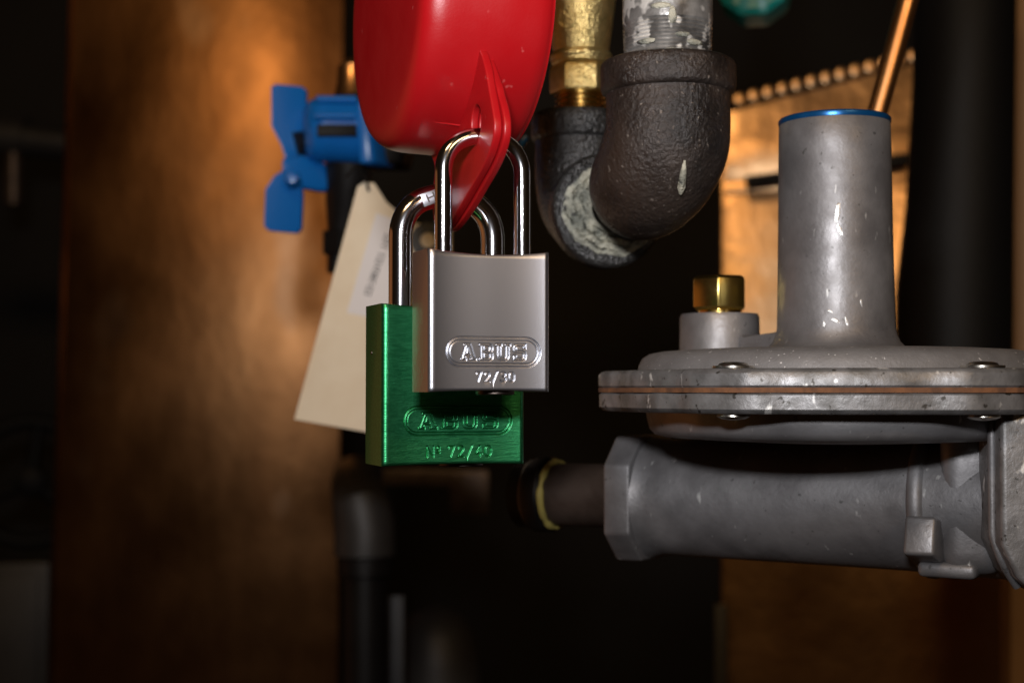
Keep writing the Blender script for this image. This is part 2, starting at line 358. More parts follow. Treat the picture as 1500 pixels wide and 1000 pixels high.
build('neck', tube(bmesh.new(), [P(512, 236, d + 10), P(508, 300, d + 14), P(498, 345, d + 16), P(496, 400, d + 18)], [10, 9, 5.2, 5], 24), M['dark_metal'], v)
build('neck_nut', lathe(bmesh.new(), [(6.9, -5), (7.5, -4.4), (7.5, 4.4), (6.9, 5)], P(497, 356, d + 16), (0, 0, 1), 6), M['dark_metal'], v, smooth=0)
build('inlet', tube(bmesh.new(), [P(518, 150, d + 12), P(516, 120, d + 14), P(516, 100, d + 14), P(517, 92, d + 15)], [8.8, 6.4, 6.2, 3.5], 24), M['copper_tube'], v)
bm = prism([P(760, 208, 470), P(771, 196, 470), P(774, 204, 470), P(764, 218, 470)], Vector((0, 3, 0)), 0.4)
tag(build('blue_clip', bm, M['blue'], at=P(767, 208, 470)), 'small blue clip glimpsed between the red cover and the black iron elbow', 'clip')

# ------------------------------------------------------------------ paper tag
d = 560
n = Vector((0.10, -1, 0.04)).normalized(); q0 = P(530, 450, d)
card = thing('paper_tag', 'cream manila tag with a printed white label hanging behind the green padlock', 'tag', on_plane(500, 626, q0, n))
def cardp(px, py, off=0.0): return on_plane(px, py, q0, n) + n * off
outl = [(524, 272), (534, 266), (549, 268), (560, 282), (640, 326), (668, 352), (640, 652), (430, 613)]
outl = [(524, 273), (533, 267), (548, 268), (566, 296), (600, 326), (662, 332), (664, 655), (431, 614)]
build('card', prism([cardp(*p) for p in outl], -n * 0.5, 0.1, 1), M['card'], card)
build('label_strip', prism([cardp(551, 312, 0.12), cardp(600, 330, 0.12), cardp(572, 470, 0.12), cardp(508, 458, 0.12)], -n * 0.1), M['sticker'], card, smooth=0)
# blurred print on the label: rows of short dark strokes running along the strip
rnd = random.Random(3); gl = bmesh.new()
A_, B_ = Vector((538, 432)), Vector((568, 346)); D_ = (B_ - A_).normalized(); N_ = Vector((-D_.y, D_.x))
s_ = 0.0
while s_ < 92:
    if not (24 < s_ < 30 or 62 < s_ < 72):
        c0 = A_ + D_ * s_
        for (u0, v0, u1, v1) in rnd.choice((((0, -4, 1.3, 4), (2.6, -4, 3.9, 4), (0, -.8, 3.9, .8)), ((0, -4, 1.3, 4), (0, 2.8, 4, 4), (0, -4, 4, -2.8)), ((0, -4, 1.3, 4), (1.3, -.6, 4, .6)), ((1.4, -4, 2.7, 4), (0, 2.8, 4, 4)))):
            cs = [c0 + D_ * a_ * 1.25 + N_ * b_ * 1.2 for a_, b_ in ((u0, v0), (u1, v0), (u1, v1), (u0, v1))]
            gl.faces.new([gl.verts.new(cardp(p.x, p.y, 0.2)) for p in cs])
    s_ += 6.0
build('printed_line', gl, M['ink'], card, smooth=0)
bm = bmesh.new(); c0 = cardp(627, 352, 0.1); a, x, y = frame(n)
lathe(bm, [(3, 0), (3, 0.3), (6.9, 0.3), (6.9, 0)], c0, n, 32, cap=False); build('hole_reinforcement', bm, M['grey_metal'], card)
build('wire_tie', tube(bmesh.new(), [cardp(540, 280, 0.6), cardp(536, 262, 4), cardp(520, 250, 8), cardp(508, 262, 4)], 0.6, 8), M['dark_metal'], card)

# ------------------------------------------------------------------ red lockout cover
PHI = rad(20)
AX = Vector((-cos(PHI), -sin(PHI), 0)); U = Vector((sin(PHI), -cos(PHI), 0)); Z = Vector((0, 0, 1))
SIL_N = U * 1.0
sil_front = P(718, 470, 340); sil_c = sil_front - U * 7.0
grn_front = P(666, 560, 364); grn_c = grn_front - U * 8.5
hole1 = on_plane(704, 184, sil_c, U)
fin_q = hole1
cover = thing('valve_lockout_cover', 'red moulded plastic lockout cover with a hasp tab holding both padlocks', 'lockout cover', P(668, 228, 376))
dc = Vector((P(667, 21, 376).x, 376, 95.7 + 2.2)); R = 37.4
prof = [(2, 19.6), (16, 19.5), (29, 19.3), (R - 4.0, 18.8), (R - 1.9, 17.4), (R - 0.7, 15.0), (R - 0.2, 12), (R, 6.5), (R + 0.2, 0), (R + 0.2, -8), (R - 0.1, -11.0), (R - 1.0, -13.0), (R - 2.5, -14.0), (24, -14.6), (2, -14.6)]
fine = []
for i in range(len(prof) - 1):
    for k in range(4):
        p0, p1, p2, p3 = (Vector(prof[max(0, min(len(prof) - 1, i + j))]) for j in (-1, 0, 1, 2)); s_ = k / 4
        w = 0.5 * ((2*p1) + (p2-p0)*s_ + (2*p0-5*p1+4*p2-p3)*s_*s_ + (3*p1-p0-3*p2+p3)*s_**3); fine.append((max(w.x, 0.5), w.y))
fine.append(prof[-1])
build('shell', lathe(bmesh.new(), fine, dc, AX, 128), M['red'], cover, smooth=50)
# the parting line where the two shells close, along the drum's lower front
th = rad(-62); w_ = U * cos(th) + Z * sin(th)
pts = []
for hgt, rr in ((17.0, R - 1.7), (15.0, R - .75), (13.0, R - .35), (10.6, R - .15), (6.5, R - .03), (3, R + .05), (0, R + 0.12), (-6, R + .12)):
    pts.append(dc + AX * hgt + w_ * (rr + 0.12) + Z * (0.06 * (hgt - 5)))
build('parting_line', tube(bmesh.new(), pts, [0.12, .3, .32, .3, .28, .26, .2, .1], 8), M['red'], cover)
# hasp tab: two plates lying against each other, cut with two holes
def fin_uv(px, py):
    p = on_plane(px, py, fin_q, AX) - fin_q; return Vector((p.dot(U), p.z))
g_top = on_plane(655, 287, grn_c, U)                 # where the green shackle crosses the tab
tt = (grn_c - fin_q).dot(U); h2 = Vector((tt, 0))
# the green shackle's bar height at the tab
GZ = on_plane(655, 288, grn_c, U).z - fin_q.z
h2 = Vector((tt, GZ + 0.5))
vis = [fin_uv(*p) for p in ((708, 76), (716, 98), (722, 132), (727, 160), (730, 182), (728, 204), (718, 234), (697, 272), (676, 308))]
vis2 = [fin_uv(*p) for p in ((718, 120), (724, 142), (729, 160), (732, 182), (730, 206), (719, 238), (698, 276), (677, 311))]
low = [Vector((h2.x + 1.0, h2.y - 9.0)), Vector((h2.x - 6, h2.y - 6.5)), Vector((h2.x - 8, h2.y)), Vector((h2.x - 6, h2.y + 8))]
ins = [(dc - fin_q).dot(U) * 1.0, dc.z - fin_q.z]
ins = Vector(ins)
low += [ins + Vector((-8, -33)), ins + Vector((14, -30)), ins + Vector((27, -18))]
out = smooth_loop(vis + low, 5)
def circ(c, rx, rz, n=28, rot=0): return [(c.x + rx * cos(2*pi*k/n), c.y + rz * sin(2*pi*k/n)) for k in range(n)]
h1c = Vector((0, 0.6))
def fin_mat(off): return Matrix.Translation(fin_q + AX * off) @ Matrix(((U.x, Z.x, AX.x, 0), (U.y, Z.y, AX.y, 0), (U.z, Z.z, AX.z, 0), (0, 0, 0, 1)))
holes = [circ(h1c, 4.2, 4.6), circ(h2, 4.8, 5.2)]
build('hasp_tab', curve_mesh([out] + holes, 0.55, 0.45, fin_mat(0.2), 3), M['red'], cover, smooth=40)
cutv = smooth_loop(vis2 + low, 5)
build('hasp_tab', curve_mesh([cutv] + holes, 0.5, 0.45, fin_mat(-1.85), 3), M['red'], cover, smooth=40)

# ------------------------------------------------------------------ padlocks
def letters(text, size, slab=True):
    """slab-serif capitals and figures drawn as outline loops; returns loops and the advance width."""
    def rect(x0, y0, x1, y1): return [(x0, y0), (x1, y0), (x1, y1), (x0, y1)]
    G = {
     'A': (0.98, [[(0, 0), (.34, 0), (.34, .12), (.27, .12), (.31, .26), (.62, .26), (.67, .12), (.60, .12), (.60, 0), (.98, 0), (.98, .12), (.90, .12), (.62, 1), (.20, 1), (.20, .88), (.32, .88), (.09, .12), (0, .12)],
                   [(.345, .38), (.465, .80), (.585, .38)]]),
     'B': (0.86, [[(0, 0), (.66, 0), (.80, .07), (.86, .20), (.84, .42), (.74, .52), (.82, .60), (.83, .80), (.76, .94), (.63, 1), (0, 1), (0, .87), (.11, .87), (.11, .13), (0, .13)],
                   [(.29, .14), (.29, .44), (.58, .44), (.66, .38), (.66, .20), (.58, .14)], [(.29, .58), (.29, .86), (.56, .86), (.63, .80), (.63, .64), (.56, .58)]]),
     'U': (0.90, [[(0, 1), (0, .87), (.09, .87), (.09, .25), (.16, .08), (.32, 0), (.58, 0), (.74, .08), (.81, .25), (.81, .87), (.90, .87), (.90, 1), (.56, 1), (.56, .87), (.64, .87), (.64, .28), (.57, .15), (.36, .15), (.28, .28), (.28, .87), (.36, .87), (.36, 1)]]),
     'S': (0.80, [[(0, 0), (.60, 0), (.74, .06), (.80, .20), (.80, .38), (.74, .52), (.60, .58), (.24, .58), (.18, .64), (.18, .80), (.24, .86), (.62, .86), (.62, .72), (.78, .72), (.78, 1), (.20, 1), (.06, .94), (0, .82), (0, .62), (.06, .50), (.20, .44), (.56, .44), (.62, .38), (.62, .20), (.56, .14), (.17, .14), (.17, .30), (0, .30)]]),
     '7': (0.62, [[(0, 1), (0, .72), (.12, .72), (.12, .84), (.46, .84), (.16, 0), (.34, 0), (.62, .86), (.62, 1)]]),
     '2': (0.62, [[(0, 0), (.62, 0), (.62, .24), (.50, .24), (.50, .15), (.24, .15), (.58, .52), (.62, .66), (.62, .84), (.50, 1), (.12, 1), (0, .86), (0, .66), (.15, .66), (.15, .80), (.20, .86), (.42, .86), (.46, .80), (.46, .66), (.42, .58), (0, .14)]]),
     '/': (0.62, [[(0, -.08), (.11, -.08), (.62, 1.08), (.51, 1.08)]]),
     '3': (0.62, [[(0, .22), (.10, 0), (.50, 0), (.62, .12), (.62, .42), (.52, .52), (.62, .62), (.62, .88), (.50, 1), (.10, 1), (0, .82), (.15, .78), (.19, .86), (.42, .86), (.46, .80), (.46, .64), (.40, .58), (.22, .58), (.22, .45), (.40, .45), (.46, .39), (.46, .20), (.42, .14), (.19, .14), (.15, .26)]]),
     '0': (0.62, [[(.14, 0), (.48, 0), (.62, .16), (.62, .84), (.48, 1), (.14, 1), (0, .84), (0, .16)], [(.22, .15), (.16, .22), (.16, .78), (.22, .85), (.40, .85), (.46, .78), (.46, .22), (.40, .15)]]),
     '4': (0.64, [[(.36, 0), (.52, 0), (.52, .22), (.64, .22), (.64, .36), (.52, .36), (.52, 1), (.38, 1), (0, .38), (0, .22), (.36, .22)], [(.17, .36), (.36, .70), (.36, .36)]]),
     'N': (0.80, [[(0, 0), (.26, 0), (.26, .10), (.20, .10), (.20, .72), (.56, 0), (.72, 0), (.72, .90), (.80, .90), (.80, 1), (.52, 1), (.52, .90), (.58, .90), (.58, .32), (.24, 1), (0, 1), (0, .90), (.07, .90), (.07, .10), (0, .10)]]),
     'º': (0.40, [[(.10, .52), (.30, .52), (.40, .64), (.40, .88), (.30, 1), (.10, 1), (0, .88), (0, .64)], [(.16, .66), (.13, .70), (.13, .82), (.16, .87), (.24, .87), (.27, .82), (.27, .70), (.24, .66)], rect(.04, .30, .36, .40)]),
     ' ': (0.22, [])}
    x = 0; loops = []
    for ch in text:
        adv, ls = G[ch]
        for l in ls: loops.append([((px + x) * size, py * size) for px, py in l])
        x += adv + (0.20 if slab else 0.34)
    return loops, (x - (0.20 if slab else 0.34)) * size

STROKES = {  # single-line engraved figures: width, polylines on a unit-high body
 '7': (.58, [[(0, .82), (0, 1), (.58, 1), (.22, 0)]]),
 '2': (.58, [[(0, .74), (.05, .92), (.18, 1), (.40, 1), (.54, .90), (.57, .74), (.50, .56), (0, 0), (.58, 0)]]),
 '/': (.50, [[(0, -.06), (.50, 1.06)]]),
 '3': (.58, [[(0, .88), (.16, 1), (.42, 1), (.55, .88), (.55, .68), (.42, .54), (.24, .53)], [(.42, .53), (.58, .40), (.58, .14), (.42, 0), (.14, 0), (0, .14)]]),
 '0': (.58, [[(.29, 1), (.12, .94), (0, .72), (0, .28), (.12, .06), (.29, 0), (.46, .06), (.58, .28), (.58, .72), (.46, .94), (.27, 1)]]),
 '4': (.58, [[(.42, 0), (.42, 1), (0, .28), (.60, .28)]]),
 'N': (.62, [[(0, 0), (0, 1), (.62, 0), (.62, 1)]]),
 'º': (.26, [[(.13, 1), (.02, .92), (0, .80), (.02, .68), (.13, .62), (.24, .68), (.26, .80), (.24, .92), (.12, 1)], [(.02, .40), (.26, .40)]]),
 ' ': (.16, [])}
def stroke_lines(text, size, gap=.36):
    x = 0; out = []
    for ch in text:
        w_, ls = STROKES[ch]
        out += [[((px + x) * size, pz * size) for px, pz in l] for l in ls]; x += w_ + gap
    return out, (x - gap) * size

def padlock(name, label, c, w, h, t, mbody, sag, dip, legs, top_z, srad, logo, number, label_shackle=None):
    """c: body centre (world mm). Local frame: x across, y into the body, z up."""
    RZ = Matrix.Rotation(PHI, 4, 'Z'); MT = Matrix.Translation(c) @ RZ
    root = thing(name, label, 'padlock', c - Vector((0, 0, h / 2)), )
    hw, ht, r = w / 2, t / 2, 1.3
    def hy(x): return ht - sag * (1 - min(1, abs(x) / (hw - r)) ** 3.2)
    # every engraved line as a V-shaped groove: (x0, z0, x1, z1, half width)
    segs = []
    def groove(l, x0, z0, sx_, rr_, close=False):
        q_ = [(x0 + px * sx_, z0 + pz) for px, pz in l]
        for p_, r_ in zip(q_, q_[1:] + (q_[:1] if close else [])): segs.append((*p_, *r_, rr_))
    (lx, lz, lw, lh) = logo
    for inset, gw in ((0, 0.21), (0.72, 0.16)):
        rr = lh / 2 - inset; sx = lw / 2 - lh / 2; pts = []
        for i in range(17): a_ = -pi/2 + pi * i / 16; pts.append((lx + sx + rr * cos(a_), lz + rr * sin(a_)))
        for i in range(17): a_ = pi/2 + pi * i / 16; pts.append((lx - sx + rr * cos(a_), lz + rr * sin(a_)))
        groove(pts, 0, 0, 1, gw, True)
    size = lh * 0.56; loops, adv = letters('ABUS', size); sxk = (lw - lh * 1.02) / adv
    for l in loops: groove(l, lx - adv * sxk / 2, lz - size / 2, sxk, 0.165 * size / 3.6, True)
    txt, ns, nx, nz = number
    lines, adv = stroke_lines(txt, ns)
    for l in lines: groove(l, nx - adv / 2, nz - ns / 2, 1.0, 0.20 * ns / 2.2)
    SG = np.array(segs)
    def zt(x): return h / 2 - dip * (1 - (x / hw) ** 2)
    def zb(x): return -h / 2 + 0.35 * dip * (1 - (x / hw) ** 2)
    xs = []
    for k in range(7):
        a_ = pi - k * pi / 12; xs.append((-hw + r + r * cos(a_), ht - r + r * sin(a_)))
    step = 0.075
    gx0, gx1 = lx - lw / 2 - 0.5, min(lx + lw / 2 + 0.5, hw - r - 0.05)
    x_ = -hw + r
    while x_ < hw - r - 1e-6:
        x_ += step if gx0 - step < x_ < gx1 else (min(0.5, gx0 - x_) if x_ < gx0 else 0.5)
        if x_ < hw - r - 0.02: xs.append((x_, hy(x_)))
    xs += [(-x_, y_) for x_, y_ in xs[6::-1]]
    gz0, gz1 = nz - ns * 0.62, lz + lh / 2 + 0.4
    zs = []; z_ = -h / 2 + 1.0
    while z_ < h / 2 - dip - 0.6: zs.append(z_); z_ += step if gz0 - step < z_ < gz1 else (min(1.2, gz0 - z_) if z_ < gz0 else 1.2)
    zs = [z_ for z_ in zs if -h/2 + 0.8 < z_]
    X = np.array([p[0] for p in xs])[:, None]; ZZ = np.array(zs)[None, :]
    dep = np.zeros((len(xs), len(zs)))
    for (ax_, az_, bx_, bz_, rr_) in SG:
        i0_, i1_ = np.searchsorted(X[:, 0], [min(ax_, bx_) - rr_, max(ax_, bx_) + rr_]); j0_, j1_ = np.searchsorted(ZZ[0], [min(az_, bz_) - rr_, max(az_, bz_) + rr_])
        xx = X[i0_:i1_]; zz = ZZ[:, j0_:j1_]
        dx_, dz_ = bx_ - ax_, bz_ - az_; L2 = dx_ * dx_ + dz_ * dz_ + 1e-9
        tt_ = np.clip(((xx - ax_) * dx_ + (zz - az_) * dz_) / L2, 0, 1)
        dd_ = np.hypot(xx - ax_ - tt_ * dx_, zz - az_ - tt_ * dz_)
        dep[i0_:i1_, j0_:j1_] = np.maximum(dep[i0_:i1_, j0_:j1_], np.maximum(0, rr_ - dd_) * 1.15)
    ch = 0.22; b = bmesh.new(); F = []; B = []
    for i, (x_, y_) in enumerate(xs):
        col = [b.verts.new((x_, -(y_ - ch), zb(x_))), b.verts.new((x_, -y_, zb(x_) + ch))]
        col += [b.verts.new((x_, -y_ + dep[i, j], z_)) for j, z_ in enumerate(zs)]
        col += [b.verts.new((x_, -y_, zt(x_) - ch)), b.verts.new((x_, -(y_ - ch), zt(x_)))]
        F.append(col)
        B.append([b.verts.new((x_, y_ - ch, zb(x_))), b.verts.new((x_, y_, zb(x_) + ch)), b.verts.new((x_, y_, zt(x_) - ch)), b.verts.new((x_, y_ - ch, zt(x_)))])
    for i in range(len(xs) - 1):
        for j in range(len(F[0]) - 1): b.faces.new((F[i][j], F[i+1][j], F[i+1][j+1], F[i][j+1]))
        for j in range(3): b.faces.new((B[i+1][j], B[i][j], B[i][j+1], B[i+1][j+1]))
        b.faces.new((F[i][-1], F[i+1][-1], B[i+1][-1], B[i][-1])); b.faces.new((F[i+1][0], F[i][0], B[i][0], B[i+1][0]))
    b.faces.new(F[0] + B[0][::-1]); b.faces.new((B[-1] + F[-1][::-1]))
    bmesh.ops.recalc_face_normals(b, faces=b.faces)
    off = c - root_loc(root)
    bmesh.ops.transform(b, matrix=Matrix.Translation(off) , verts=b.verts)
    for v in b.verts: v.co = (RZ @ (v.co - off)) + off
    bb = bmesh.new(); me = bpy.data.meshes.new('body')
    for v in b.verts: v.co *= MM
    b.to_mesh(me); b.free(); bb.free()
    bo = finish(me, 'body', mbody, root, 50)
    # shackle: legs given as local x, top_z the height of the bar's centre line at the crown
    x0, x1 = legs; rr = (x1 - x0) / 2; xc = (x0 + x1) / 2; zc = top_z - rr * 0.92
    pts = [Vector((x0, 0, h / 2 - 4))] + [Vector((x0, 0, h/2 - 4 + (zc - h/2 + 4) * k / 3)) for k in (1, 2)]
    for k in range(33):
        a_ = pi - pi * k / 32; ca, sa = cos(a_), sin(a_); e = 0.88
        pts.append(Vector((xc + rr * math.copysign(abs(ca) ** e, ca), 0, zc + rr * 0.92 * abs(sa) ** e)))
    pts += [Vector((x1, 0, h/2 - 4 + (zc - h/2 + 4) * k / 3)) for k in (2, 1, 0)]
    pts = [MT @ p for p in pts]
    sh = build('shackle', tube(bmesh.new(), pts, srad, 32), M['chrome'], root, smooth=60)
    for x_ in legs:      # the collars round the shackle holes
        zz = zt(x_); p = MT @ Vector((x_, 0, zz))
        build('shackle_hole', lathe(bmesh.new(), [(srad + 0.05, -0.3), (srad + 0.05, 0.10), (srad + 0.55, 0.10), (srad + 0.6, -0.3)], p, Z, 32, cap=False), M['dark_plug'], root)
    p = MT @ Vector((0.12 * w, 0, -h / 2 + 0.3))
    build('key_cylinder', lathe(bmesh.new(), [(0.6, -1.0), (ht * 0.62, -1.0), (ht * 0.66, -0.7), (ht * 0.66, 0.6)], p, Z, 32), M['dark_plug'], root)
    return root, MT

def local_x(c, px, py):
    p = on_plane(px, py, c, U) - c; return p.dot(Vector((cos(PHI), sin(PHI), 0)))
# silver: width and height from the front face's corners
sw = 30.0; zt_, zb_ = HZ(366, 340), HZ(574, 340)
sil_c = Vector((sil_c.x, sil_c.y, (zt_ + zb_) / 2))
s_top = on_plane(706, 200, sil_c, U).z - sil_c.z
lpx = (local_x(sil_c, 649.5, 330), local_x(sil_c, 765, 330))
fc = sil_c + U * 7
def face_xz(c, f, px, py):
    p = on_plane(px, py, f, U); return p.dot(Vector((cos(PHI), sin(PHI), 0))) - c.dot(Vector((cos(PHI), sin(PHI), 0))), p.z - c.z
la, lb = face_xz(sil_c, fc, 655, 516), face_xz(sil_c, fc, 792, 516); lt, lo_ = face_xz(sil_c, fc, 722, 494), face_xz(sil_c, fc, 722, 537)
nx, nz = face_xz(sil_c, fc, 727, 552)
padlock('silver_padlock', 'satin silver padlock with engraved oval lettering hanging in front of the green padlock', sil_c, sw, zt_ - zb_, 14.0, M['silver'], 0.75, 1.0,
        lpx, s_top, 2.05, ((la[0] + lb[0]) / 2, (lt[1] + lo_[1]) / 2, lb[0] - la[0], lt[1] - lo_[1]), ('72/30', 2.2, nx, nz))
zt_, zb_ = HZ(446, 364), HZ(681, 364)
grn_c = Vector((grn_c.x, grn_c.y, (zt_ + zb_) / 2)); fc = grn_c + U * 8.5
g_topz = on_plane(655, 287, grn_c, U).z - grn_c.z
lpx = (local_x(grn_c, 587, 400), local_x(grn_c, 722, 350))
la, lb = face_xz(grn_c, fc, 593, 616), face_xz(grn_c, fc, 750, 616); lt, lo_ = face_xz(grn_c, fc, 672, 595), face_xz(grn_c, fc, 672, 637)
nx, nz = face_xz(grn_c, fc, 674, 661)
gl_root, GM = padlock('green_padlock', 'brushed green padlock with engraved oval lettering hanging behind the silver padlock', grn_c, 37.2, zt_ - zb_, 17.0, M['green'], 0.8, 0.8,
        lpx, g_topz, 3.05, ((la[0] + lb[0]) / 2, (lt[1] + lo_[1]) / 2, lb[0] - la[0], lt[1] - lo_[1]), ('Nº 72/40', 2.6, nx, nz))
pp = GM @ Vector((-37.2 / 2 - 0.02, 1.5, 8.0))
build('side_pin', lathe(bmesh.new(), [(0.2, 0.12), (0.5, 0.1), (0.55, -0.1)], pp, GM.to_3x3() @ Vector((-1, 0, 0)), 16), M['dark_plug'], gl_root)

shk = [ch for ch in gl_root.children if ch.name.startswith('shackle') and 'hole' not in ch.name][0]
sc0 = on_plane(626, 291, grn_c, U) + U * 2.75; RX = Vector((cos(PHI), sin(PHI), 0)); tl = rad(24)
su = RX * cos(tl) + Z * sin(tl); sv = -RX * sin(tl) + Z * cos(tl)
build('stamp_flat', prism([sc0 + su * a_ + sv * b_ for a_, b_ in ((-2.6, -1.7), (2.6, -1.9), (2.9, 1.4), (-2.3, 1.6))], U * 0.42, 0.15), M['silver'], shk)
hb = bmesh.new(); top_ = sc0 + U * 0.45
for (a0, b0_, a1, b1_) in ((-1.1, -1.0, -0.7, 1.0), (0.7, -1.0, 1.1, 1.0), (-0.7, -0.2, 0.7, 0.2)):
    hb.faces.new([hb.verts.new(top_ + su * a_ + sv * b_) for a_, b_ in ((a0, b0_), (a1, b0_), (a1, b1_), (a0, b1_))])
build('stamped_letter', hb, M['dark_plug'], shk, smooth=0)

# ------------------------------------------------------------------ brown iron elbow and its galvanised pipe
e0 = P(978, 68, 395); e0.z = HZ(74, 378); e_end = P(942, 272, 424)
elbow = thing('iron_elbow', 'brown stained iron street elbow curving down from the galvanised pipe', 'pipe elbow', e_end)
ctrl = [e0 + Vector((0, 0, -1)), e0 + Vector((0, 0, -9)), e0 + Vector((0, 0, -17)), e0 + Vector((-0.6, 1.2, -22)), e0 + Vector((-2.8, 6, -27.5)), e0 + Vector((-5.5, 15, -31)), e_end, e_end + Vector((-4.5, 12, -6))]
def spline(c, n=8):
    out = []
    for i in range(len(c) - 1):
        p0, p1, p2, p3 = (c[max(0, min(len(c) - 1, i + j))] for j in (-1, 0, 1, 2))
        for k in range(n):
            s = k / n; out.append(0.5 * ((2*p1) + (p2-p0)*s + (2*p0-5*p1+4*p2-p3)*s*s + (3*p1-p0-3*p2+p3)*s**3))
    return out + [c[-1]]
def spl1(v, n=8): return [q.x for q in spline([Vector((a_, 0, 0)) for a_ in v], n)]
path = spline(ctrl); rr = spl1([16.7, 16.7, 16.8, 17.0, 16.6, 15.2, 12.2, 10.5])
build('bend', tube(bmesh.new(), path, rr, 56), M['brown_iron'], elbow, smooth=60)
build('collar', lathe(bmesh.new(), [(12.4, 0.4), (17.0, 0.6), (18.0, 0.1), (18.4, -1.0), (18.3, -6.6), (17.9, -7.6), (16.9, -8.2), (16.0, -8.4)], e0, Z, 64, cap=False,
      rf=lambda t_, k: 1 + 0.006 * sin(5 * t_ + k)), M['brown_iron'], elbow, smooth=50)
seam = []
for p, r in list(zip(path, rr))[8:34]: seam.append((p, r))
sd = Vector((0.36, -0.93, 0)).normalized()
build('casting_seam', tube(bmesh.new(), [p + (sd if k < 12 else (sd + Vector((0, 0, -0.07 * (k - 11)))).normalized()) * (r - 0.15) for k, (p, r) in enumerate(seam)], 0.32, 8), M['brown_iron'], elbow)
k0 = P(1000, 262, 385)
build('dope_drip', tube(bmesh.new(), [P(1003, 235, 379.5), P(1001, 252, 380.5), P(998, 274, 383), P(997, 284, 385)], [0.3, 0.8, 1.1, 0.4], 10), M['sealant'], elbow)
gp = thing('galvanised_pipe', 'threaded galvanised pipe end smeared with white sealant above the brown elbow', 'pipe', e0)
prof = [(10.6, -6), (11.3, 0)]
z0 = 0.6
for k in range(9):
    r0 = 11.55 + 0.03 * k
    prof += [(r0 - 0.1, z0), (r0 + 0.35, z0 + 0.5), (r0 - 0.1, z0 + 1.0)]; z0 += 1.05
prof += [(12.1, z0 + 0.6), (12.2, z0 + 2), (12.2, 70), (10, 70)]
build('threaded_end', lathe(bmesh.new(), prof, e0, Z, 64), M['galv'], gp, smooth=25)
sb = bmesh.new(); rnd = random.Random(5)
sp = []; NS = 60
for k in range(NS):
    t_ = 2 * pi * k / NS; sp.append(e0 + Vector((cos(t_) * 12.1, sin(t_) * 12.1, 0.9 + 0.35 * sin(3 * t_) + rnd.uniform(-.2, .2))))
build('sealant_bead', tube(sb, sp, [rnd.uniform(0.45, 0.95) for _ in range(NS)], 10, closed=True), M['sealant'], gp)
for (x_, y_, rx, rz) in ((968, 8, 2.4, 0.8), (985, 22, 1.0, 2.2), (940, 58, 2.6, 0.7), (1000, 50, 1.8, 0.6), (1022, 60, 2.4, .7)):
    p = P(x_, y_, 395 - 11.8); rel = p - e0; ang = math.atan2(rel.y, rel.x)
    b = bmesh.new(); bmesh.ops.create_icosphere(b, subdivisions=2, radius=1)
    for v in b.verts: v.co = Vector((v.co.x * rx, v.co.y * 0.5, v.co.z * rz)) * (1 + 0.25 * rnd.random())
    bmesh.ops.rotate(b, matrix=Matrix.Rotation(ang + pi / 2, 3, 'Z'), verts=b.verts)
    bmesh.ops.translate(b, vec=Vector((e0.x + 12.0 * cos(ang), e0.y + 12.0 * sin(ang), p.z)), verts=b.verts)
    build('sealant_smear', b, M['sealant'], gp, smooth=60)

# ------------------------------------------------------------------ black iron elbow with the dope ring
b0 = P(846, 168, 456); ring = P(893, 307, 434); rn = Vector((0.22, -0.97, 0.04)).normalized()
bl = thing('black_iron_elbow', 'pebbly black iron elbow with cracked grey sealant ring behind the brown elbow', 'pipe elbow', ring - Z * 17)
ctrl = [b0 + Vector((0, 0, -1)), b0 + Vector((0, 0, -9)), b0 + Vector((0.3, -0.4, -20)), b0 + Vector((2.2, -3.5, -28)), ring - rn * 12, ring - rn * 4]
build('bend', tube(bmesh.new(), spline(ctrl), spl1([13.3, 13.3, 13.6, 14.2, 14.4, 15.2]), 48), M['black_iron'], bl, smooth=60)
build('collar', lathe(bmesh.new(), [(9, 0.2), (13.2, 0.2), (14.3, -0.6), (14.6, -2), (14.5, -7.2), (13.9, -8.2), (13, -8.6)], b0, Z, 56, cap=False), M['black_iron'], bl, smooth=50)
build('end_ring', lathe(bmesh.new(), [(14, -9), (16.4, -8), (17.1, -6.5), (17.3, -1.4), (16.6, -0.2), (15.6, 0.2), (11.5, -0.3), (9, -2), (8, -5)], ring, rn, 64, cap=False), M['black_iron'], bl, smooth=50)
# cracked sealant: an uneven annulus squeezed out round the joint
rnd = random.Random(11); sb = bmesh.new(); a, x, y = frame(rn); NA, NR = 132, 22; rows = []
def lump(t_, s): return 0.55 * sin(7 * t_ + 3 * s) + 0.45 * sin(13 * t_ - 9 * s) + 0.35 * sin(29 * t_ + 17 * s)
for i in range(NR + 1):
    s = i / NR; row = []
    for k in range(NA):
        t_ = 2 * pi * k / NA
        ro = 14.3 + 0.7 * sin(3 * t_ + 1) + 0.35 * sin(11 * t_) + rnd.uniform(-.25, .25)
        r = 6.2 + (ro - 6.2) * s
        hgt = 2.6 * (1 - s) ** 1.2 + 1.0 * sin(pi * min(1, s * 1.02)) + 0.7 * lump(t_, s) * sin(pi * s) + rnd.uniform(-.32, .32) * sin(pi * s)
        hgt -= 1.3 * (abs(sin(11 * s + 1.6 * sin(2 * t_) + 0.5 * sin(5 * t_))) < 0.20) * (0.15 < s < 0.9)
        row.append(sb.verts.new(ring + (x * cos(t_) + y * sin(t_)) * r + rn * (hgt if i < NR else -0.4)))
    rows.append(row)
for A_, B_ in zip(rows, rows[1:]):
    for k in range(NA):
        j = (k + 1) % NA; sb.faces.new((A_[k], A_[j], B_[j], B_[k]))
build('sealant_ring', sb, M['sealant'], bl, smooth=32)

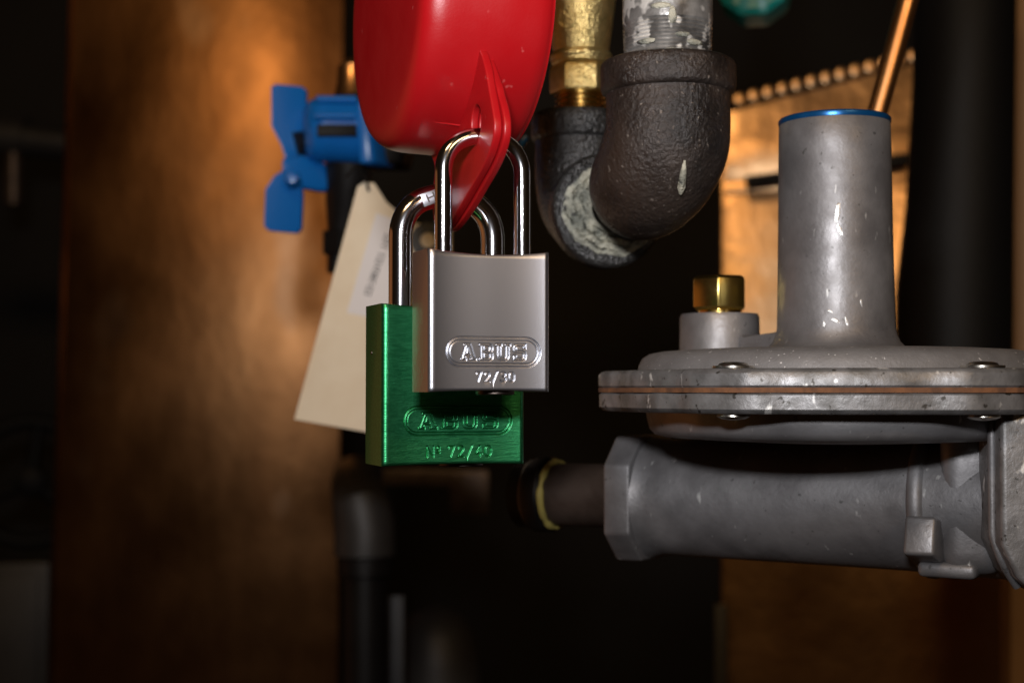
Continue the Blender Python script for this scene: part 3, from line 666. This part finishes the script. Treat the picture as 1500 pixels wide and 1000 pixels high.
# ------------------------------------------------------------------ brass valve
bc = P(851, 168, 456); k_ = 456 / FPX
def bz(py): return HZ(py, 447)
br = thing('brass_valve', 'rough cast brass valve standing on the black iron elbow', 'valve', bc)
prof = [(6.6, bz(166) - bc.z)]
zt0, zb0 = bz(129), bz(160)
for k in range(4):
    za = zb0 + (zt0 - zb0) * k / 4; zc_ = zb0 + (zt0 - zb0) * (k + 0.5) / 4
    prof += [(7.0, za - bc.z), (8.1, za - bc.z + 0.45), (8.1, zc_ - bc.z), (7.0, zc_ - bc.z + 0.4)]
prof += [(7.0, zt0 - bc.z)]
build('male_thread', lathe(bmesh.new(), prof, bc, Z, 48), M['brass'], br, smooth=25)
hexp = lathe(bmesh.new(), [(9.3, bz(129) - bc.z), (9.9, bz(127) - bc.z), (9.9, bz(92) - bc.z), (9.3, bz(90) - bc.z)], bc, Z, 6)
bmesh.ops.rotate(hexp, cent=bc, matrix=Matrix.Rotation(rad(27), 3, 'Z'), verts=hexp.verts); bevel(hexp, 0.35)
build('hexagon', hexp, M['brass_cast'], br, smooth=30)
build('shoulder', lathe(bmesh.new(), [(7.6, bz(91) - bc.z), (8.7, bz(88) - bc.z), (9.3, bz(85) - bc.z), (9.2, bz(81) - bc.z), (9.7, bz(78) - bc.z), (9.8, bz(73) - bc.z), (9.2, bz(69) - bc.z), (8.2, bz(67) - bc.z)], bc, Z, 56), M['brass_cast'], br, smooth=50)
build('valve_body', lathe(bmesh.new(), [(8.4, bz(70) - bc.z), (8.9, bz(62) - bc.z), (9.6, bz(40) - bc.z), (10.4, bz(10) - bc.z), (11.6, bz(-40) - bc.z), (13, bz(-90) - bc.z), (13, bz(-160) - bc.z)], bc, Z, 56), M['brass_cast'], br, smooth=50)
lp = P(831, 28, 447.5)
ln = Vector((lp.x - bc.x, lp.y - bc.y, 0)).normalized(); a, x, y = frame(ln)
em = tube(bmesh.new(), [lp + (x * cos(k*pi/14) + y * sin(k*pi/14)) * 2.7 for k in range(28)], 0.30, 8, closed=True)
for k in range(4):
    w = x * cos(k * pi / 4) + y * sin(k * pi / 4); em = tube(em, [lp - w * 1.5, lp + w * 1.5], 0.22, 6)
build('cast_mark', em, M['brass_cast'], br)

# ------------------------------------------------------------------ gas regulator
rc = P(1225, 571, 402); rc.z = 0.0; k_ = 402 / FPX
reg = thing('gas_regulator', 'grey cast metal gas regulator with a tall tower and wide bolted flange', 'regulator', (rc.x, rc.y, -48))
TZ = HZ(181, 402)
# spring tower
prof = [(13.4, TZ + 0.2), (14.7, TZ), (15.05, TZ - 0.5), (15.2, TZ - 8), (15.45, TZ - 30), (15.7, TZ - 46), (15.9, 17), (16.3, 15), (17.2, 13), (18.8, 11.4), (21, 10.5), (24, 9.5)]
build('spring_tower', lathe(bmesh.new(), prof, rc, Z, 96), M['cast'], reg, smooth=60)
build('tower_cap', lathe(bmesh.new(), [(15.15, TZ - 0.4), (15.25, TZ + 0.2), (15.2, TZ + 0.8), (14.8, TZ + 1.2), (3, TZ + 1.3)], rc, Z, 96, cap=True), M['blue_cap'], reg, smooth=40)
for (x_, y_, rx, rz, tilt) in ((1227, 312, 0.55, 2.6, 8), (1230, 336, 0.5, 1.6, -20), (1224, 470, 1.0, 0.6, 25), (1205, 478, 0.45, 1.3, 10), (1240, 472, 0.4, 1.5, -15), (1216, 456, 0.8, 0.35, 30), (1262, 444, 0.3, 1.0, -10)):
    p = P(x_, y_, 402 - 15.4); ang = math.atan2(p.y - rc.y, p.x - rc.x)
    rad_ = 15.12 + (TZ - p.z) * 0.0125
    b = bmesh.new(); bmesh.ops.create_icosphere(b, subdivisions=2, radius=1); rq = random.Random(int(x_ + y_))
    for v in b.verts: v.co = Vector((v.co.x * rx, v.co.y * 0.10, v.co.z * rz)) * (1 + 0.35 * rq.random())
    bmesh.ops.rotate(b, matrix=Matrix.Rotation(ang + pi / 2, 3, 'Z') @ Matrix.Rotation(rad(tilt), 3, 'Y'), verts=b.verts)
    bmesh.ops.translate(b, vec=Vector((rc.x + rad_ * cos(ang), rc.y + rad_ * sin(ang), p.z)), verts=b.verts)
    build('bare_scuff', b, M['scuff'], reg, smooth=60)
# upper and lower cases with lobed flanges
ANG = [rad(-37 + 60 * k) for k in range(6)]        # screw bearings from straight towards the camera
def bearing(a_, r): return Vector((rc.x + r * sin(a_), rc.y - r * cos(a_), 0))
def lobe(t_):
    dlt = min(abs((t_ - b_ + pi) % (2 * pi) - pi) for b_ in ANG)
    return 1.0 - 0.062 * (1 - math.exp(-(dlt / 0.20) ** 4))
ar, xr, yr = frame(Z)
def rf_lobe(t_, k):
    v = xr * cos(t_) + yr * sin(t_); return lobe(math.atan2(v.x, -v.y))
FR = 65.0
build('upper_flange', lathe(bmesh.new(), [(FR - 14, 0.6), (FR - 0.5, 0.6), (FR, 1.1), (FR, 4.0), (FR - 0.8, 4.9), (FR - 2, 5.2), (FR - 14, 5.2)], rc, Z, 192, rf_lobe), M['cast_edge'], reg, smooth=40)
build('upper_case', lathe(bmesh.new(), [(54.2, 4.6), (53.9, 6.6), (52.9, 8.6), (51.0, 9.8), (48, 10.4), (40, 10.9), (22, 11.1)], rc, Z, 160), M['cast_dome'], reg, smooth=60)
build('gasket', lathe(bmesh.new(), [(FR - 10, -0.62), (FR - 0.1, -0.62), (FR - 0.1, 0.58), (FR - 10, 0.58)], rc, Z, 192, lambda t_, k: rf_lobe(t_, k) * (1 + 0.004 * sin(23 * t_))), M['gasket'], reg, smooth=40)
build('lower_flange', lathe(bmesh.new(), [(FR - 14, -0.64), (FR - 0.9, -0.64), (FR - 0.2, -1.2), (FR - 0.2, -4.6), (FR - 1.2, -5.6), (FR - 2.4, -5.8), (FR - 14, -5.8)], rc, Z, 192, rf_lobe), M['cast_edge'], reg, smooth=40)
build('lower_case', lathe(bmesh.new(), [(52.0, -5.4), (51.6, -8), (50.9, -10.6), (49.6, -12.0), (47, -12.7), (36, -13.4), (20, -14.2)], rc, Z, 160), M['cast'], reg, smooth=50)
for a_ in ANG[:5]:
    c = bearing(a_, 58.5)
    build('screw', lathe(bmesh.new(), [(4.4, 5.1), (5.2, 5.3), (5.2, 5.8), (3.8, 5.9), (3.4, 6.4), (2.4, 6.7), (0.6, 6.8)], Vector((c.x, c.y, 0)), Z, 28), M['screw'], reg)
    build('rivet_end', lathe(bmesh.new(), [(4.0, -5.7), (4.1, -6.4), (2.9, -7.0), (0.6, -7.3)], Vector((c.x, c.y, 0)), Z, 28), M['screw'], reg)
# vent boss with brass nut and the web to the tower
vb = P(1054, 500, 426); vb.z = 0
vz = HZ(460, 426)
build('vent_boss', lathe(bmesh.new(), [(11.9, 9.0), (11.6, 12), (11.5, vz - 1), (11.0, vz), (5, vz + 0.1)], vb, Z, 64), M['cast'], reg, smooth=40)
nb = lathe(bmesh.new(), [(7.2, vz + 1.0), (8.4, vz + 1.8), (8.4, vz + 10.2), (7.4, vz + 11), (2.5, vz + 11)], vb, Z, 6)
bmesh.ops.rotate(nb, cent=vb, matrix=Matrix.Rotation(rad(-10), 3, 'Z'), verts=nb.verts); bevel(nb, 0.35)
nut = build('vent_nut', nb, M['brass_nut'], reg, smooth=30)
build('thread_stub', lathe(bmesh.new(), [(6.2, vz - 1), (6.3, vz + 1.4), (4, vz + 1.5)], vb, Z, 32), M['brass'], reg)
pA, pB = P(1100, 488, 412), P(1150, 488, 402)
build('web', prism([Vector((pA.x - 3, 414, 10)), Vector((pB.x, 402, 10)), Vector((pB.x, 402, 16.5)), Vector((pA.x + 4, 412, 15.6)), Vector((pA.x - 3, 414, 15.6))], Vector((2, 7, 0)), 0.9), M['cast'], reg)
# inlet barrel under the flange, octagon end to the left and far
A0 = P(947, 733, 441); B0 = P(1440, 742, 390); A0.z = -31.8; B0.z = -30.0
da = (A0 - B0).normalized(); BR = 17.2; Lb = (A0 - B0).length
build('inlet_barrel', lathe(bmesh.new(), [(4, -6), (BR + 2.4, -6), (BR + 2.1, 4), (BR + 1.7, 12), (BR + 1.3, 20), (BR + 0.6, Lb * 0.55), (BR - .1, Lb - 8), (BR + 0.4, Lb - 5), (BR + 1.1, Lb - 3.2), (8, Lb - 3)], B0, da, 96), M['cast'], reg, smooth=50)
side = da.cross(Z).normalized()
if side.y > 0: side = -side                         # towards the camera
hw_, hf = 18.3, 9.9
oc = [(hf, hw_), (hw_, hf), (hw_, -hf), (hf, -hw_), (-hf, -hw_), (-hw_, -hf), (-hw_, hf), (-hf, hw_)]
e_ = A0 - da * 3.4
build('octagon_end', prism([e_ + side * u_ + Z * w_ for u_, w_ in oc], da * 8.6, 0.9, 3), M['cast'], reg)
tt = 13.0
build('rib', lathe(bmesh.new(), [(BR + .5, tt - 2.6), (BR + 2.4, tt - 1.9), (BR + 3.1, tt - 0.9), (BR + 3.1, tt + 0.9), (BR + 2.4, tt + 1.9), (BR + .5, tt + 2.6)], B0, da, 64, cap=False), M['cast'], reg, smooth=60)
# square lug and drain lip on the lower front of the barrel
lc = P(1357, 790, 380.5)
Rm = Matrix.Rotation(math.atan2(-da.y, -da.x), 3, 'Z')
lug = box((0, 0, 0), 9.4, 14, 11.8, 1.2, None, 3)
for v in lug.verts:
    if v.co.y < 0: v.co.x *= 0.86; v.co.z *= 0.86
bmesh.ops.transform(lug, matrix=(Rm @ Matrix.Rotation(rad(-14), 3, 'X')).to_4x4(), verts=lug.verts)
bmesh.ops.translate(lug, vec=lc, verts=lug.verts)
build('lug', lug, M['cast'], reg, smooth=40)
lp = box((0, 0, 0), 15, 9, 4.0, 1.5, Rm, 3); bmesh.ops.translate(lp, vec=P(1392, 833, 381), verts=lp.verts)
build('drain_lip', lp, M['cast'], reg, smooth=40)
# body block carrying the barrel at the right
nb = prism([P(1372, 598, 376), P(1476, 596, 372), P(1480, 846, 372), P(1372, 846, 376)], Vector((20, 44, 0)), 6.5, 6)
build('body_neck', nb, M['cast'], reg, smooth=60)
build('edge_bead', tube(bmesh.new(), spline([P(1452, 612, 359), P(1453, 650, 359), P(1454, 760, 359), P(1456, 790, 359), P(1470, 826, 359), P(1490, 858, 361)], 5), 1.1, 12), M['cast'], reg, smooth=60)
blk = prism([P(1466, 580, 352), P(1640, 580, 352), P(1640, 905, 352), P(1520, 872, 352), P(1490, 846, 352), P(1467, 798, 352)], Vector((4, 54, 0)), 1.4, 3)
build('body_block', blk, M['cast_edge'], reg, smooth=40)

# supply pipe into the octagon
pn = thing('pipe_nipple', 'dull brown pipe nipple with a yellow sealant ring feeding the regulator', 'pipe nipple', A0 + da * 20 - Z * 11)
n0 = A0 + da * 4.6
build('nipple', tube(bmesh.new(), [n0, n0 + da * 33], 9.6, 40), M['nipple'], pn)
c = n0 + da * 26.5; sp = []; rr_ = []; rnd = random.Random(2)
for k in range(40):
    a_ = 2 * pi * k / 40; sp.append(c + (side * cos(a_) + Z * sin(a_)) * 10.1); rr_.append(rnd.uniform(0.7, 1.25))
build('sealant_ring', tube(bmesh.new(), sp, rr_, 10, closed=True), M['yellow_dope'], pn)
build('coupling', lathe(bmesh.new(), [(8, -1), (10.6, -0.6), (11.6, 0.6), (11.7, 5), (11, 6.5), (10.4, 7), (10.4, 11), (4, 12)], n0 + da * 27.5, da, 40), M['dark_metal'], pn)

# render defaults
S.cycles.use_denoising = True
S.cycles.max_bounces = 8
